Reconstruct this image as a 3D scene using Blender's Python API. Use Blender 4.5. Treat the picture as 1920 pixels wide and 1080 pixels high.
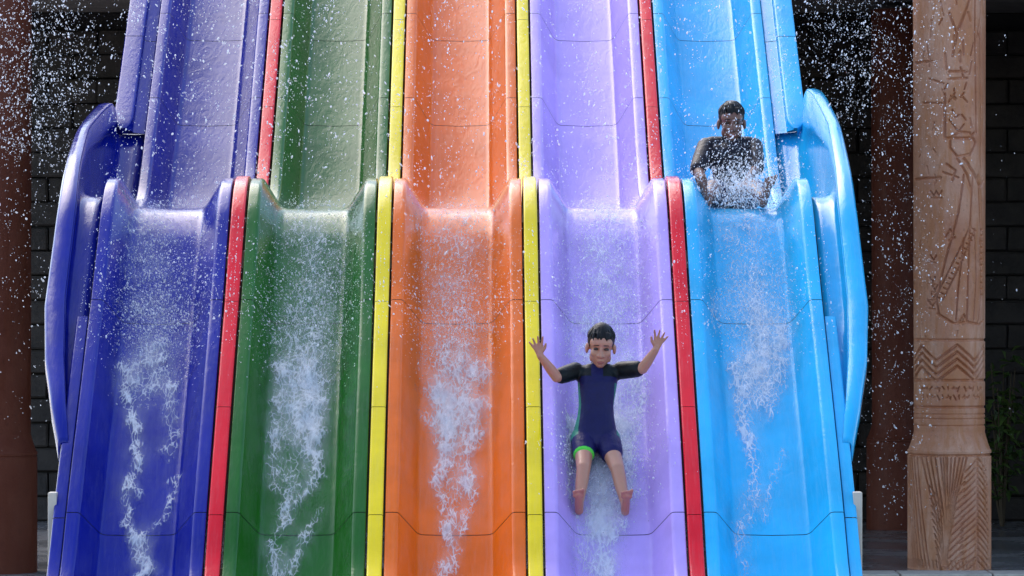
import bpy, bmesh, math, random
import numpy as np
from mathutils import Vector, Matrix, noise as mnoise

random.seed(7)
rng = np.random.default_rng(7)
for o in list(bpy.data.objects):
    bpy.data.objects.remove(o)
scn = bpy.context.scene
COL = scn.collection
R = math.radians

# ------------------------------------------------------------------ camera
CAMZ = 1.90                       # eye height above the ground (z = 0)
FPX = 7580.0                      # focal length in 1920-wide pixels
cam_d = bpy.data.cameras.new('camera')
cam_d.sensor_width = 36.0
cam_d.lens = 36.0 * FPX / 1920.0
cam_d.clip_start = 0.5
cam_d.clip_end = 4000
cam = bpy.data.objects.new('camera', cam_d)
COL.objects.link(cam)
cam.location = (0.124, -20.0, CAMZ)
cam.rotation_euler = (R(90), 0, -math.atan(60.0 / FPX))
scn.camera = cam

# ------------------------------------------------------------------ light
SUN_DIR = Vector((-0.27, 0.60, 0.75)).normalized()
elev = math.asin(SUN_DIR.z)
azim = math.atan2(SUN_DIR.x, SUN_DIR.y)
world = bpy.data.worlds.new('World')
scn.world = world
world.use_nodes = True
wn = world.node_tree
for n in list(wn.nodes):
    wn.nodes.remove(n)
sky = wn.nodes.new('ShaderNodeTexSky')
sky.sky_type = 'NISHITA'
sky.sun_disc = False
sky.sun_elevation = elev
sky.sun_rotation = azim
sky.air_density = 1.0
sky.dust_density = 1.6
sky.ozone_density = 1.0
bg = wn.nodes.new('ShaderNodeBackground')
bg.inputs['Strength'].default_value = 0.15
wo = wn.nodes.new('ShaderNodeOutputWorld')
wn.links.new(sky.outputs[0], bg.inputs[0])
wn.links.new(bg.outputs[0], wo.inputs[0])
sun_d = bpy.data.lights.new('sun', 'SUN')
sun_d.energy = 0.55
sun_d.angle = R(42)
sun_d.color = (1.0, 0.94, 0.86)
sun = bpy.data.objects.new('sun', sun_d)
COL.objects.link(sun)
sun.rotation_euler = SUN_DIR.to_track_quat('Z', 'Y').to_euler()
sun.location = (-8, 0, 15)
vs = scn.view_settings
vs.view_transform = 'Standard'
vs.look = 'None'
vs.gamma = 1.0
vs.exposure = 1.42
vs.use_curve_mapping = False

# ------------------------------------------------------------------ helpers
def link(o, parent=None):
    COL.objects.link(o)
    if parent is not None:
        o.parent = parent
    return o

def tag(o, label=None, cat=None, group=None, kind=None):
    if label: o['label'] = label
    if cat: o['category'] = cat
    if group: o['group'] = group
    if kind: o['kind'] = kind
    return o

def empty(name, loc=(0, 0, 0)):
    o = bpy.data.objects.new(name, None)
    o.location = loc
    o.empty_display_size = 0.2
    return link(o)

def mesh_obj(name, verts, faces, mat=None, parent=None, smooth=False, loc=(0, 0, 0)):
    me = bpy.data.meshes.new(name)
    me.from_pydata([tuple(v) for v in verts], [], [tuple(f) for f in faces])
    me.update()
    if mat: me.materials.append(mat)
    if smooth:
        me.polygons.foreach_set('use_smooth', [True] * len(me.polygons))
    o = bpy.data.objects.new(name, me)
    o.location = loc
    return link(o, parent)

def data_obj(name, me, mat=None, parent=None, loc=(0, 0, 0)):
    """object on shared mesh data with its own material"""
    o = bpy.data.objects.new(name, me)
    o.location = loc
    link(o, parent)
    if mat:
        o.material_slots[0].link = 'OBJECT'
        o.material_slots[0].material = mat
    return o

def bm_mesh(name, bm, mat=None, smooth=False):
    me = bpy.data.meshes.new(name)
    bm.to_mesh(me)
    bm.free()
    me.materials.append(mat)
    if smooth:
        me.polygons.foreach_set('use_smooth', [True] * len(me.polygons))
    return me

def box_bm(lo, hi, bev=0.0, seg=2):
    bm = bmesh.new()
    bmesh.ops.create_cube(bm, size=1)
    for v in bm.verts:
        v.co = Vector([lo[i] + (v.co[i] + .5) * (hi[i] - lo[i]) for i in range(3)])
    if bev > 0:
        bmesh.ops.bevel(bm, geom=list(bm.edges), offset=bev, segments=seg, affect='EDGES', profile=.6)
    return bm

def box_obj(name, lo, hi, mat, parent=None, bev=0.0, seg=2):
    me = bm_mesh(name, box_bm(lo, hi, bev, seg), mat)
    o = bpy.data.objects.new(name, me)
    return link(o, parent)

# ------------------------------------------------------------------ materials
class NT:
    def __init__(self, name):
        self.m = bpy.data.materials.new(name)
        self.m.use_nodes = True
        self.t = self.m.node_tree
        for n in list(self.t.nodes):
            self.t.nodes.remove(n)
        self.out = self.t.nodes.new('ShaderNodeOutputMaterial')
    def n(self, typ, **kw):
        nd = self.t.nodes.new('ShaderNode' + typ)
        for k, v in kw.items():
            if k.startswith('_'):
                setattr(nd, k[1:], v)
            else:
                nd.inputs[k.replace('__', ' ')].default_value = v
        return nd
    def l(self, a, b):
        self.t.links.new(a, b)
    def obj_coords(self, scale=(1, 1, 1)):
        tc = self.n('NewGeometry')
        mp = self.n('Mapping')
        mp.inputs['Scale'].default_value = scale
        self.l(tc.outputs['Position'], mp.inputs['Vector'])
        return mp.outputs[0]
    def noise(self, vec, scale, detail=4, rough=.55, dist=0.0):
        nd = self.n('TexNoise', Scale=scale, Detail=detail, Roughness=rough, Distortion=dist)
        self.l(vec, nd.inputs['Vector'])
        return nd.outputs['Fac']
    def ramp(self, fac, stops):
        r = self.n('ValToRGB')
        el = r.color_ramp.elements
        while len(el) < len(stops):
            el.new(.5)
        for e, (p, c) in zip(el, stops):
            e.position = p
            e.color = (c[0], c[1], c[2], 1) if not np.isscalar(c) else (c, c, c, 1)
        self.l(fac, r.inputs[0])
        return r.outputs[0]
    def math(self, op, a, b=None, clamp=False):
        nd = self.n('Math', _operation=op, _use_clamp=clamp)
        for i, x in enumerate((a, b)):
            if x is None: continue
            if isinstance(x, (int, float)): nd.inputs[i].default_value = x
            else: self.l(x, nd.inputs[i])
        return nd.outputs[0]
    def mix(self, fac, a, b, mode='MIX'):
        nd = self.n('Mix', _data_type='RGBA', _blend_type=mode)
        if isinstance(fac, (int, float)): nd.inputs[0].default_value = fac
        else: self.l(fac, nd.inputs[0])
        for i, x in ((6, a), (7, b)):
            if isinstance(x, (tuple, list)): nd.inputs[i].default_value = (*x[:3], 1)
            else: self.l(x, nd.inputs[i])
        return nd.outputs[2]
    def bump(self, h, strength, dist, normal=None):
        b = self.n('Bump', Strength=strength, Distance=dist)
        self.l(h, b.inputs['Height'])
        if normal is not None: self.l(normal, b.inputs['Normal'])
        return b.outputs[0]
    def bsdf(self, **kw):
        b = self.t.nodes.new('ShaderNodeBsdfPrincipled')
        for k, v in kw.items():
            inp = b.inputs[k.replace('__', ' ')]
            if hasattr(v, 'is_linked') or hasattr(v, 'links'):
                self.l(v, inp)
            elif isinstance(v, tuple):
                inp.default_value = (*v, 1) if inp.type == 'RGBA' else v
            else:
                inp.default_value = v
        self.l(b.outputs[0], self.out.inputs[0])
        return b

def gelcoat(name, col, rough=.16, wet=1.0):
    """wet gel-coated fibreglass: mottling, scuffs along the run, water film ripples"""
    k = NT(name)
    v = k.obj_coords()
    vs_ = k.obj_coords((1, .40, .40))
    vl = k.obj_coords((1, .07, .07))
    mott = k.noise(v, 2.6, 5, .6)
    dark = tuple(c * .82 for c in col)
    lite = tuple(min(1, c * 1.10 + .003) for c in col)
    c1 = k.mix(k.ramp(mott, [(.3, 0.), (.72, 1.)]), dark, lite)
    sc = k.noise(vl, 70, 5, .7)
    fade = tuple(.80 * c + .20 * (.35 * sum(col) / 3 + .20) for c in col)
    c1 = k.mix(k.ramp(sc, [(.48, 0.), (.80, .60)]), c1, fade)
    rn = k.noise(v, 9, 6, .7)
    rr = k.n('MapRange')
    rr.inputs[1].default_value = .3; rr.inputs[2].default_value = .75
    rr.inputs[3].default_value = rough * .35; rr.inputs[4].default_value = rough * 1.15
    k.l(rn, rr.inputs[0])
    h1 = k.noise(vs_, 17, 5, .62, 1.8)
    h2 = k.noise(v, 130, 3, .6)
    b1 = k.bump(h1, .17 * wet, .012)
    b2 = k.bump(h2, .05 * wet, .003, b1)
    k.bsdf(Base__Color=c1, Roughness=rr.outputs[0], Normal=b2, IOR=1.34)
    return k.m

COLR = {
    'blue': (.001, .008, .235), 'green': (.010, .112, .006), 'orange': (.80, .140, .006),
    'purple': (.50, .345, .80), 'sky': (.018, .43, .78), 'red': (.78, .004, .018), 'yellow': (.90, .66, .010)}
M = {k: gelcoat(k + '_gelcoat', c) for k, c in COLR.items()}

def simple(name, col, rough=.6, var=.25, scale=8, bump=.2, bdist=.01, **kw):
    k = NT(name)
    v = k.obj_coords()
    nz = k.noise(v, scale, 6, .6)
    a = tuple(c * (1 - var) for c in col); b = tuple(min(1, c * (1 + var)) for c in col)
    c1 = k.mix(k.ramp(nz, [(.3, 0.), (.7, 1.)]), a, b)
    nb = k.bump(k.noise(v, scale * 5, 5, .6), bump, bdist)
    k.bsdf(Base__Color=c1, Roughness=rough, Normal=nb, **kw)
    return k.m

M['seam'] = simple('seam_sealant', (.035, .035, .04), .7)
M['post'] = simple('beige_painted_steel', (.58, .50, .40), .5, .1)
M['skin'] = None

def stone_column(name='carved_terracotta_stone', f=(1., 1., 1.)):
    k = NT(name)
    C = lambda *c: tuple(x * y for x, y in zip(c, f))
    v = k.obj_coords()
    n1 = k.noise(v, 2.2, 6, .62, .5)
    n2 = k.noise(k.obj_coords((3.0, 3.0, .55)), 5.0, 6, .65, .6)
    c = k.mix(k.ramp(n1, [(.32, 0.), (.68, 1.)]), C(.46, .175, .090), C(.68, .39, .265))
    c = k.mix(k.ramp(n2, [(.43, 0.), (.60, .8)]), c, C(.50, .20, .085))
    n3 = k.noise(v, 38, 5, .7)
    c = k.mix(k.ramp(n3, [(.55, 0.), (.75, .45)]), c, C(.20, .10, .06))
    nb = k.bump(k.noise(v, 55, 6, .65), .35, .006)
    rg = k.ramp(n2, [(.35, .75), (.65, .48)])
    k.bsdf(Base__Color=c, Roughness=rg, Normal=nb, Specular__IOR__Level=.3)
    return k.m
M['column'] = stone_column()
M['column_shade'] = stone_column('shade_darkened_stone', (.25, .125, .10))  # same column stone, its colour darkened to stand in for shade
M['block'] = simple('dark_temple_stone', (.045, .035, .029), .8, .4, 4, .6, .02)
M['mortar'] = simple('mortar', (.024, .020, .018), .9, .3, 10, .4, .01)
M['roof'] = simple('roof_concrete', (.20, .17, .15), .85, .25, 3, .4, .01)
M['coping'] = simple('pale_coping_stone', (.52, .47, .40), .6, .2, 10, .3, .005)

def wet_ground():
    k = NT('wet_paving')
    v = k.obj_coords()
    n1 = k.noise(v, 1.2, 6, .6)
    n2 = k.noise(v, 14, 5, .6)
    c = k.mix(k.ramp(n1, [(.3, 0.), (.7, 1.)]), (.17, .155, .145), (.36, .335, .315))
    c = k.mix(k.ramp(n2, [(.4, 0.), (.8, .4)]), c, (.10, .085, .08))
    rg = k.ramp(n1, [(.35, .10), (.7, .42)])
    k.bsdf(Base__Color=c, Roughness=rg, Normal=k.bump(n2, .25, .01))
    return k.m
M['ground'] = wet_ground()

def droplet_mat():
    k = NT('water_droplets')
    d = k.n('BsdfDiffuse'); d.inputs[0].default_value = (.90, .93, .97, 1)
    t = k.n('BsdfTranslucent'); t.inputs[0].default_value = (.92, .95, 1.0, 1)
    g = k.n('BsdfGlossy'); g.inputs['Roughness'].default_value = .12
    tr = k.n('BsdfTransparent')
    m1 = k.n('MixShader'); m1.inputs[0].default_value = .65
    m2 = k.n('MixShader'); m2.inputs[0].default_value = .15
    m3 = k.n('MixShader')
    at = k.n('Attribute', _attribute_name='clear'); k.l(at.outputs['Fac'], m3.inputs[0])
    k.l(d.outputs[0], m1.inputs[1]); k.l(t.outputs[0], m1.inputs[2])
    k.l(m1.outputs[0], m2.inputs[1]); k.l(g.outputs[0], m2.inputs[2])
    k.l(m2.outputs[0], m3.inputs[1]); k.l(tr.outputs[0], m3.inputs[2])
    k.l(m3.outputs[0], k.out.inputs[0])
    return k.m
M['drop'] = droplet_mat()

def foam_mat(veil=False):
    k = NT('misty_water_veil' if veil else 'white_foam')
    v = k.obj_coords((1, .42, .42))
    at = k.n('Attribute', _attribute_name='foam')
    dens = at.outputs['Fac']
    n1 = k.noise(v, 23, 7, .66, 1.6)
    n2 = k.noise(v, 60, 5, .7, .8)
    vo = k.n('TexVoronoi', _feature='DISTANCE_TO_EDGE', Scale=44.0)
    wv = k.n('TexNoise', Scale=12.0, Detail=4)
    k.l(v, wv.inputs['Vector'])
    vm = k.n('VectorMath', _operation='MULTIPLY_ADD')
    vm.inputs[1].default_value = (.09, .09, .09)
    k.l(wv.outputs['Color'], vm.inputs[0]); k.l(v, vm.inputs[2])
    k.l(vm.outputs[0], vo.inputs['Vector'])
    lace = k.ramp(vo.outputs['Distance'], [(0., 1.), (.11, .35), (.3, .0)])
    # pattern value about 0..1
    p = k.math('ADD', k.math('MULTIPLY', n1, 1.3), k.math('MULTIPLY', lace, .50))
    p = k.math('ADD', p, k.math('MULTIPLY', n2, .45))
    p = k.math('SUBTRACT', p, 1.05)                      # centred near 0
    a = k.math('ADD', p, k.math('MULTIPLY', dens, .95))
    a = k.math('MULTIPLY', k.math('SUBTRACT', a, .38), 1.7, clamp=True)
    soft = k.math('MULTIPLY', k.math('MULTIPLY', dens, dens), .22)
    a = k.math('MAXIMUM', a, soft)
    a = k.math('MULTIPLY', a, k.math('MULTIPLY', dens, 5.0, clamp=True))
    if veil:
        n3 = k.noise(v, 11, 6, .62, .8)
        a = k.math('MULTIPLY', k.math('SUBTRACT', k.math('ADD', n3, k.math('MULTIPLY', dens, .55)), .50), 1.5, clamp=True)
        a = k.math('MULTIPLY', a, k.math('MULTIPLY', dens, 1.6, clamp=True))
        a = k.math('MULTIPLY', a, k.math('ADD', k.math('MULTIPLY', n2, .9), .25))
    a = k.math('MULTIPLY', a, .55 if veil else .92)
    nb = k.bump(n2, .6, .012, k.bump(n1, .7, .03))
    d = k.n('BsdfDiffuse'); d.inputs[0].default_value = (.88, .90, .95, 1); k.l(nb, d.inputs['Normal'])
    g = k.n('BsdfGlossy'); g.inputs['Roughness'].default_value = .25; k.l(nb, g.inputs['Normal'])
    t = k.n('BsdfTranslucent'); t.inputs[0].default_value = (.85, .88, .95, 1)
    m0 = k.n('MixShader'); m0.inputs[0].default_value = .25
    k.l(d.outputs[0], m0.inputs[1]); k.l(t.outputs[0], m0.inputs[2])
    m1 = k.n('MixShader'); m1.inputs[0].default_value = .10
    k.l(m0.outputs[0], m1.inputs[1]); k.l(g.outputs[0], m1.inputs[2])
    tr = k.n('BsdfTransparent')
    m2 = k.n('MixShader')
    k.l(a, m2.inputs[0]); k.l(tr.outputs[0], m2.inputs[1]); k.l(m1.outputs[0], m2.inputs[2])
    k.l(m2.outputs[0], k.out.inputs[0])
    return k.m
M['foam'] = foam_mat()
M['veil'] = foam_mat(True)

# ------------------------------------------------------------------ slide profile (rim line, z above ground)
def catmull(pts, n=40):
    P = [np.array(p, float) for p in pts]
    P = [2 * P[0] - P[1]] + P + [2 * P[-1] - P[-2]]
    out = []
    for i in range(1, len(P) - 2):
        p0, p1, p2, p3 = P[i - 1:i + 3]
        t0 = 0; t1 = t0 + np.linalg.norm(p1 - p0) ** .5
        t2 = t1 + np.linalg.norm(p2 - p1) ** .5; t3 = t2 + np.linalg.norm(p3 - p2) ** .5
        for t in np.linspace(t1, t2, n, endpoint=False):
            a1 = (t1 - t) / (t1 - t0) * p0 + (t - t0) / (t1 - t0) * p1
            a2 = (t2 - t) / (t2 - t1) * p1 + (t - t1) / (t2 - t1) * p2
            a3 = (t3 - t) / (t3 - t2) * p2 + (t - t2) / (t3 - t2) * p3
            b1 = (t2 - t) / (t2 - t0) * a1 + (t - t0) / (t2 - t0) * a2
            b2 = (t3 - t) / (t3 - t1) * a2 + (t - t1) / (t3 - t1) * a3
            out.append((t2 - t) / (t2 - t1) * b1 + (t - t1) / (t2 - t1) * b2)
    out.append(P[-2])
    return np.array(out)

PTS = [(-2.6, -1.70), (-1.5, -1.69), (-.75, -1.665), (-.35, -1.60), (0.0, -1.40), (.35, -1.08), (.77, -.72), (1.2, -.37),
       (1.65, -.01), (1.95, .25), (2.2, .455), (2.42, .575), (2.65, .615), (2.95, .585), (3.4, .51), (3.85, .475),
       (4.2, .495), (4.45, .565), (4.70, .705), (5.3, 1.12), (6.30, 1.825), (7.5, 2.67), (9.4, 4.01)]
_c = catmull([(a, b + CAMZ) for a, b in PTS])
_s = np.concatenate([[0], np.cumsum(np.linalg.norm(np.diff(_c, axis=0), axis=1))])
SMAX = _s[-1]
def prof(s):
    y = np.interp(s, _s, _c[:, 0]); z = np.interp(s, _s, _c[:, 1])
    e = .03
    ty = np.interp(np.asarray(s) + e, _s, _c[:, 0]) - np.interp(np.asarray(s) - e, _s, _c[:, 0])
    tz = np.interp(np.asarray(s) + e, _s, _c[:, 1]) - np.interp(np.asarray(s) - e, _s, _c[:, 1])
    L = np.hypot(ty, tz)
    ty, tz = ty / L, tz / L
    return y, z, -tz, ty           # point and normal (ny, nz)
def s_of_y(y):
    return float(np.interp(y, _c[:, 0], _s))
def pixrow(s, v=0.0):
    y, z, ny, nz = prof(s)
    y, z = y + v * ny, z + v * nz
    return 540 - (z - CAMZ) * FPX / (y + 20.0)
SS = np.linspace(0, SMAX, 4000)
def s_at_row(row, lo, hi, v=0.0):
    """arc length whose line at height v above the rim shows at this row, between depths lo..hi"""
    m = (SS >= s_of_y(lo)) & (SS <= s_of_y(hi))
    r = pixrow(SS[m], v)
    return float(SS[m][np.argmin(np.abs(r - row))])
def surf(x, s, v):
    y, z, ny, nz = prof(s)
    return np.stack(np.broadcast_arrays(x, y + v * ny, z + v * nz), -1)
def pt(px, py, dist):
    """point at a distance along the slide's axis from the photographer"""
    sc = FPX / dist
    return Vector((.124 + (px - 900) / sc, dist - 20.0, CAMZ + (540 - py) / sc))

FLOOR = -.165
HALF = .352
def round_poly(pts, rads, n=4):
    out = []
    for i, p in enumerate(pts):
        r = rads[i]
        if r == 0 or i in (0, len(pts) - 1):
            out.append(p); continue
        a = np.array(pts[i - 1]); b = np.array(p); c = np.array(pts[i + 1])
        d1 = (a - b) / np.linalg.norm(a - b); d2 = (c - b) / np.linalg.norm(c - b)
        for t in np.linspace(0, 1, n + 1):
            q = (1 - t) ** 2 * (b + d1 * r) + 2 * t * (1 - t) * b + t * t * (b + d2 * r)
            out.append(tuple(q))
    return out
LANE_SEC = round_poly([(-HALF, -.05), (-HALF, 0), (-.288, 0), (-.186, FLOOR), (0, FLOOR - .006), (.186, FLOOR), (.288, 0), (HALF, 0), (HALF, -.05)],
                      [0, .008, .016, .03, 0, .03, .016, .008, 0])
CAP_SEC = round_poly([(-.0375, -.06), (-.0375, .012), (.0375, .012), (.0375, -.06)], [0, .012, .012, 0], 5)

def deep(s):
    """the trough is deeper above the hump"""
    return float(np.interp(s, [s_of_y(3.3), s_of_y(4.6)], [1.0, 1.25]))
def sweep(name, sec, s0, s1, mat, dv=0.0, ds=.03, x0=0.0, tip=0.0):
    n = max(2, int(math.ceil((s1 - s0) / ds)))
    ss = np.linspace(s0, s1, n + 1)
    m = len(sec)
    V = []
    for s in ss:
        k = deep(s) if sec is LANE_SEC else 1.0
        f = 1.0
        if tip > 0 and s < s0 + tip:
            f = max(.04, 1 - ((s0 + tip - s) / tip) ** 2) ** .5
        for (u, v) in sec:
            if f < 1 and abs(u) > .08:
                u = math.copysign(.125 + (abs(u) - .125) * f, u)
            V.append(surf(x0 + u, s, v * k + dv))
    F = []
    for i in range(n):
        for j in range(m - 1):
            a = i * m + j
            F.append((a, a + 1, a + m + 1, a + m))
    me = bpy.data.meshes.new(name)
    me.from_pydata([tuple(v) for v in V], [], F)
    me.update()
    me.materials.append(mat)
    me.polygons.foreach_set('use_smooth', [True] * len(me.polygons))
    bm = bmesh.new(); bm.from_mesh(me)
    # close the cut ends with a short inward lip so that sections have thickness at the joint
    for e in [e for e in bm.edges if e.is_boundary]:
        pass
    bm.to_mesh(me); bm.free()
    return me

# seams, read as rows on the rim line
lane_seams = [0.02, s_at_row(960, -.5, 2.3), s_at_row(562, -.5, 2.3), s_of_y(3.55), s_at_row(183, 4.7, 7.5), s_at_row(25, 4.7, 7.5)]
step = lane_seams[-1] - lane_seams[-2]
while lane_seams[-1] + step < SMAX - .1:
    lane_seams.append(lane_seams[-1] + step)
lane_seams.append(SMAX - .02)
cap_seams = [0.02, s_at_row(968, -.5, 2.3), s_at_row(766, -.5, 2.3), s_at_row(568, -.5, 2.3), s_of_y(3.6), s_at_row(203, 4.7, 7.5), s_at_row(40, 4.7, 7.5)]
while cap_seams[-1] + step < SMAX - .1:
    cap_seams.append(cap_seams[-1] + step)
cap_seams.append(SMAX - .02)

# ------------------------------------------------------------------ ground
def grid_sheet(name, x0, x1, y0, y1, z, mat):
    return mesh_obj(name, [(x0, y0, z), (x1, y0, z), (x1, y1, z), (x0, y1, z)], [(0, 1, 2, 3)], mat)
g = grid_sheet('ground', -900, 900, -900, 900, 0, M['ground'])
tag(g, kind='structure')

# ------------------------------------------------------------------ the slide
slide = empty('water_slide', (0, 0, 0))
tag(slide, 'five lane rainbow water slide with a hump, blue, green, orange, purple and sky blue lanes', 'water slide')
GAP = .0026
lane_back = sweep('lane_shell', LANE_SEC, .01, SMAX - .01, M['seam'], dv=-.012, ds=.06)
panel_meshes = [sweep('panel', LANE_SEC, a + GAP, b - GAP, M['blue']) for a, b in zip(lane_seams[:-1], lane_seams[1:])]
cap_back = sweep('cap_strip', [(-.03, -.06), (-.03, -.002), (.03, -.002), (.03, -.06)], .01, SMAX - .01, M['seam'], ds=.06)
cap_meshes = [sweep('cap_section', CAP_SEC, a + GAP * .8, b - GAP * .8, M['red']) for a, b in zip(cap_seams[:-1], cap_seams[1:])]
LANES = [('blue', -1.6), ('green', -.8), ('orange', 0.0), ('purple', .8), ('sky', 1.6)]
LNAME = {'blue': 'dark blue', 'green': 'green', 'orange': 'orange', 'purple': 'purple', 'sky': 'sky blue'}
for key, x in LANES:
    ln = data_obj('lane', lane_back, None, slide, (x, 0, 0))
    ln['label'] = LNAME[key] + ' slide lane'
    for me in panel_meshes:
        data_obj('panel', me, M[key], ln)
for key, x in (('red', -1.2), ('yellow', -.4), ('yellow', .4), ('red', 1.2)):
    dv_ = data_obj('divider', cap_back, None, slide, (x, 0, 0))
    dv_['label'] = {('red', -1.2): 'red divider between the blue and green lanes', ('yellow', -.4): 'yellow divider between the green and orange lanes',
                    ('yellow', .4): 'yellow divider between the orange and purple lanes', ('red', 1.2): 'red divider between the purple and sky blue lanes'}[(key, x)]
    for me in cap_meshes:
        data_obj('cap_section', me, M[key], dv_)

# outer flanges and splash guards, one set per side
GT = catmull([(.72, -.80), (.9, -.60), (1.2, -.355), (1.65, .0), (1.95, .255), (2.2, .46), (2.5, .62), (3.0, .80), (3.5, .95), (4.2, 1.10), (4.7, 1.19), (5.0, 1.215), (5.16, 1.17), (5.24, 1.05)], 8)
GXI = [(.72, 1.985), (.9, 2.02), (1.2, 2.06), (1.6, 2.092), (2.2, 2.095), (2.6, 2.115), (3.5, 2.15), (4.6, 2.15), (5.24, 2.14)]
GXO = [(.72, 2.03), (.9, 2.085), (1.2, 2.15), (1.55, 2.19), (2.2, 2.185), (2.6, 2.195), (3.5, 2.217), (4.6, 2.225), (5.1, 2.215), (5.24, 2.17)]
def guard(side, key):
    mt = M[key]
    Vp, Fp, Vf, Ff = [], [], [], []
    m = 9; mf = 7
    for i, (y, zr) in enumerate(GT):
        xi = np.interp(y, *zip(*GXI)); xo = np.interp(y, *zip(*GXO))
        s = s_of_y(y)
        zb = float(np.interp(y, _c[:, 0], _c[:, 1])) - .11
        zt = zr + CAMZ - (.09 * float(np.clip((y - 2.8) / 1.8, 0, 1)) if side < 0 else 0)
        zb = min(zb, zt - .03)
        # inner panel: hollow wall from beside the rim up to the guard's top
        for j in range(m):
            t = j / (m - 1)
            x = 1.966 + (xi - 1.966) * (1 - (1 - t) ** 3.2)
            z = zb + (zt - zb) * t ** 2.6
            Vp.append((side * x, y, z))
        w = xo - xi
        for (fx, fz) in ((0, 0), (.06, .008), (.5, .010), (.85, .004), (1.0, -.014), (1.0, -.05), (.97, -.09)):
            Vf.append((side * (xi + w * fx), y, zt + fz))
    n = len(GT)
    for i in range(n - 1):
        for j in range(m - 1):
            a = i * m + j
            Fp.append((a, a + 1, a + m + 1, a + m) if side > 0 else (a, a + m, a + m + 1, a + 1))
        for j in range(mf - 1):
            a = i * mf + j
            Ff.append((a, a + 1, a + mf + 1, a + mf) if side > 0 else (a, a + mf, a + mf + 1, a + 1))
    gd = mesh_obj('splash_guard', Vp, Fp, mt, slide, True)
    gd['label'] = 'raised %s splash guard beside the hump' % LNAME[key]
    fl = mesh_obj('flange', Vf, Ff, mt, gd, True)
    for o in (gd, fl):
        sm = o.modifiers.new('solid', 'SOLIDIFY'); sm.thickness = .010; sm.offset = 0
    # outer strip beside the lower lane, and flange with gutter beside the upper lane
    low = round_poly([(0, -.06), (0, -.022), (.062, -.022), (.068, -.10)], [0, .006, .012, 0])
    up1 = round_poly([(0, -.07), (0, -.045), (.078, -.035), (.082, 0), (.200, .0), (.205, -.06)], [0, .006, .01, .012, .012, 0])
    if side < 0:
        low = [(-u, v) for u, v in low][::-1]; up1 = [(-u, v) for u, v in up1][::-1]
    lseams = [.02, s_at_row(965, -.5, 2.3), s_of_y(1.5)]
    for a, b in zip(lseams[:-1], lseams[1:]):
        o = data_obj('edge_strip', sweep('edge_strip', low, a + .003, b - .003, mt, x0=side * 1.958), None, slide)
    gut = [(0, -.135), (.10, -.13), (.19, -.125)]
    if side < 0: gut = [(-u, v) for u, v in gut][::-1]
    data_obj('gutter', sweep('gutter', gut, s_of_y(2.7), s_of_y(5.5), mt, x0=side * 1.956), None, slide)
    useams = [s_of_y(5.12), s_at_row(68, 5.0, 7.5), s_at_row(-110, 5.0, 8), SMAX - .02]
    for a, b in zip(useams[:-1], useams[1:]):
        o = data_obj('edge_flange', sweep('edge_flange', up1, a + .003, b - .003, mt, x0=side * 1.958, tip=.16 if a == useams[0] else 0), None, slide)
guard(1, 'sky')
guard(-1, 'blue')
# beige support posts under the outer edges
for side in (-1, 1):
    for y, top in ((.42, 1.43), (-1.2, .16), (2.6, 2.35), (5.0, 2.72), (7.6, 5.7)):
        xs = side * 2.006
        gtop = min(top, float(np.interp(y, _c[:, 0], _c[:, 1])) - (.10 if y < 2 else .45))
        if y == .42: gtop = .87
        xs = side * (2.030 if y < 2 else 1.85)
        o = box_obj('support_post', (xs - .022, y - .05, 0), (xs + .022, y + .05, gtop), M['post'], slide, .006)
# cross beams carrying the lanes
for y in (-1.2, .42, 2.6, 5.0, 7.6):
    zt = float(np.interp(y, _c[:, 0], _c[:, 1])) - (.40 if y > 0 else .22)
    if zt > .12:
        box_obj('cross_beam', (-1.97, y + .02, zt - .10), (1.97, y + .09, zt), M['post'], slide, .005)

# ------------------------------------------------------------------ temple building behind
tb = empty('temple_building', (0, 13, 0))
tag(tb, 'dark stone block temple wall with an unseen flat shade roof behind the slide', 'building')
tb.location = (0, 0, 0)
WY = 13.0
wall = box_obj('wall', (-4.6, WY, 0), (7.6, WY + .5, 4.14), M['mortar'], tb)
bsh = []
for i in range(6):
    bm = box_bm((-.196, -.03, -.094), (.196, .05, .094), .012, 1)
    r = random.Random(i)
    for v in bm.verts:
        v.co += Vector((r.uniform(-.006, .006), r.uniform(-.012, .006), r.uniform(-.004, .004)))
    bsh.append(bm_mesh('block', bm, M['block']))
for row in range(20):
    z = .1 + row * .2
    for x0, x1 in ((-4.4, -2.0), (2.2, 5.2)):
        x = x0 + (.2 if row % 2 else 0) + .2
        while x < x1:
            o = data_obj('block', random.choice(bsh), None, wall, (x, WY + (-.03 if row != 17 else -.10) + random.uniform(-.012, .012), z))
            x += .405
box_obj('roof', (-4.6, 8.2, 4.15), (5.59, WY + .5, 4.36), M['roof'], tb, .02)  # out-of-view roof, added and set low to shade the wall and rear column
box_obj('unseen_side_wall', (5.6, 7.0, 0), (7.6, WY - .01, 5.2), M['block'], tb)  # out of view, put in to darken reflections in the lanes' left walls
box_obj('roof_beam', (-4.6, 8.25, 3.99), (5.59, 8.65, 4.147), M['block'], tb, .02)

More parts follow.
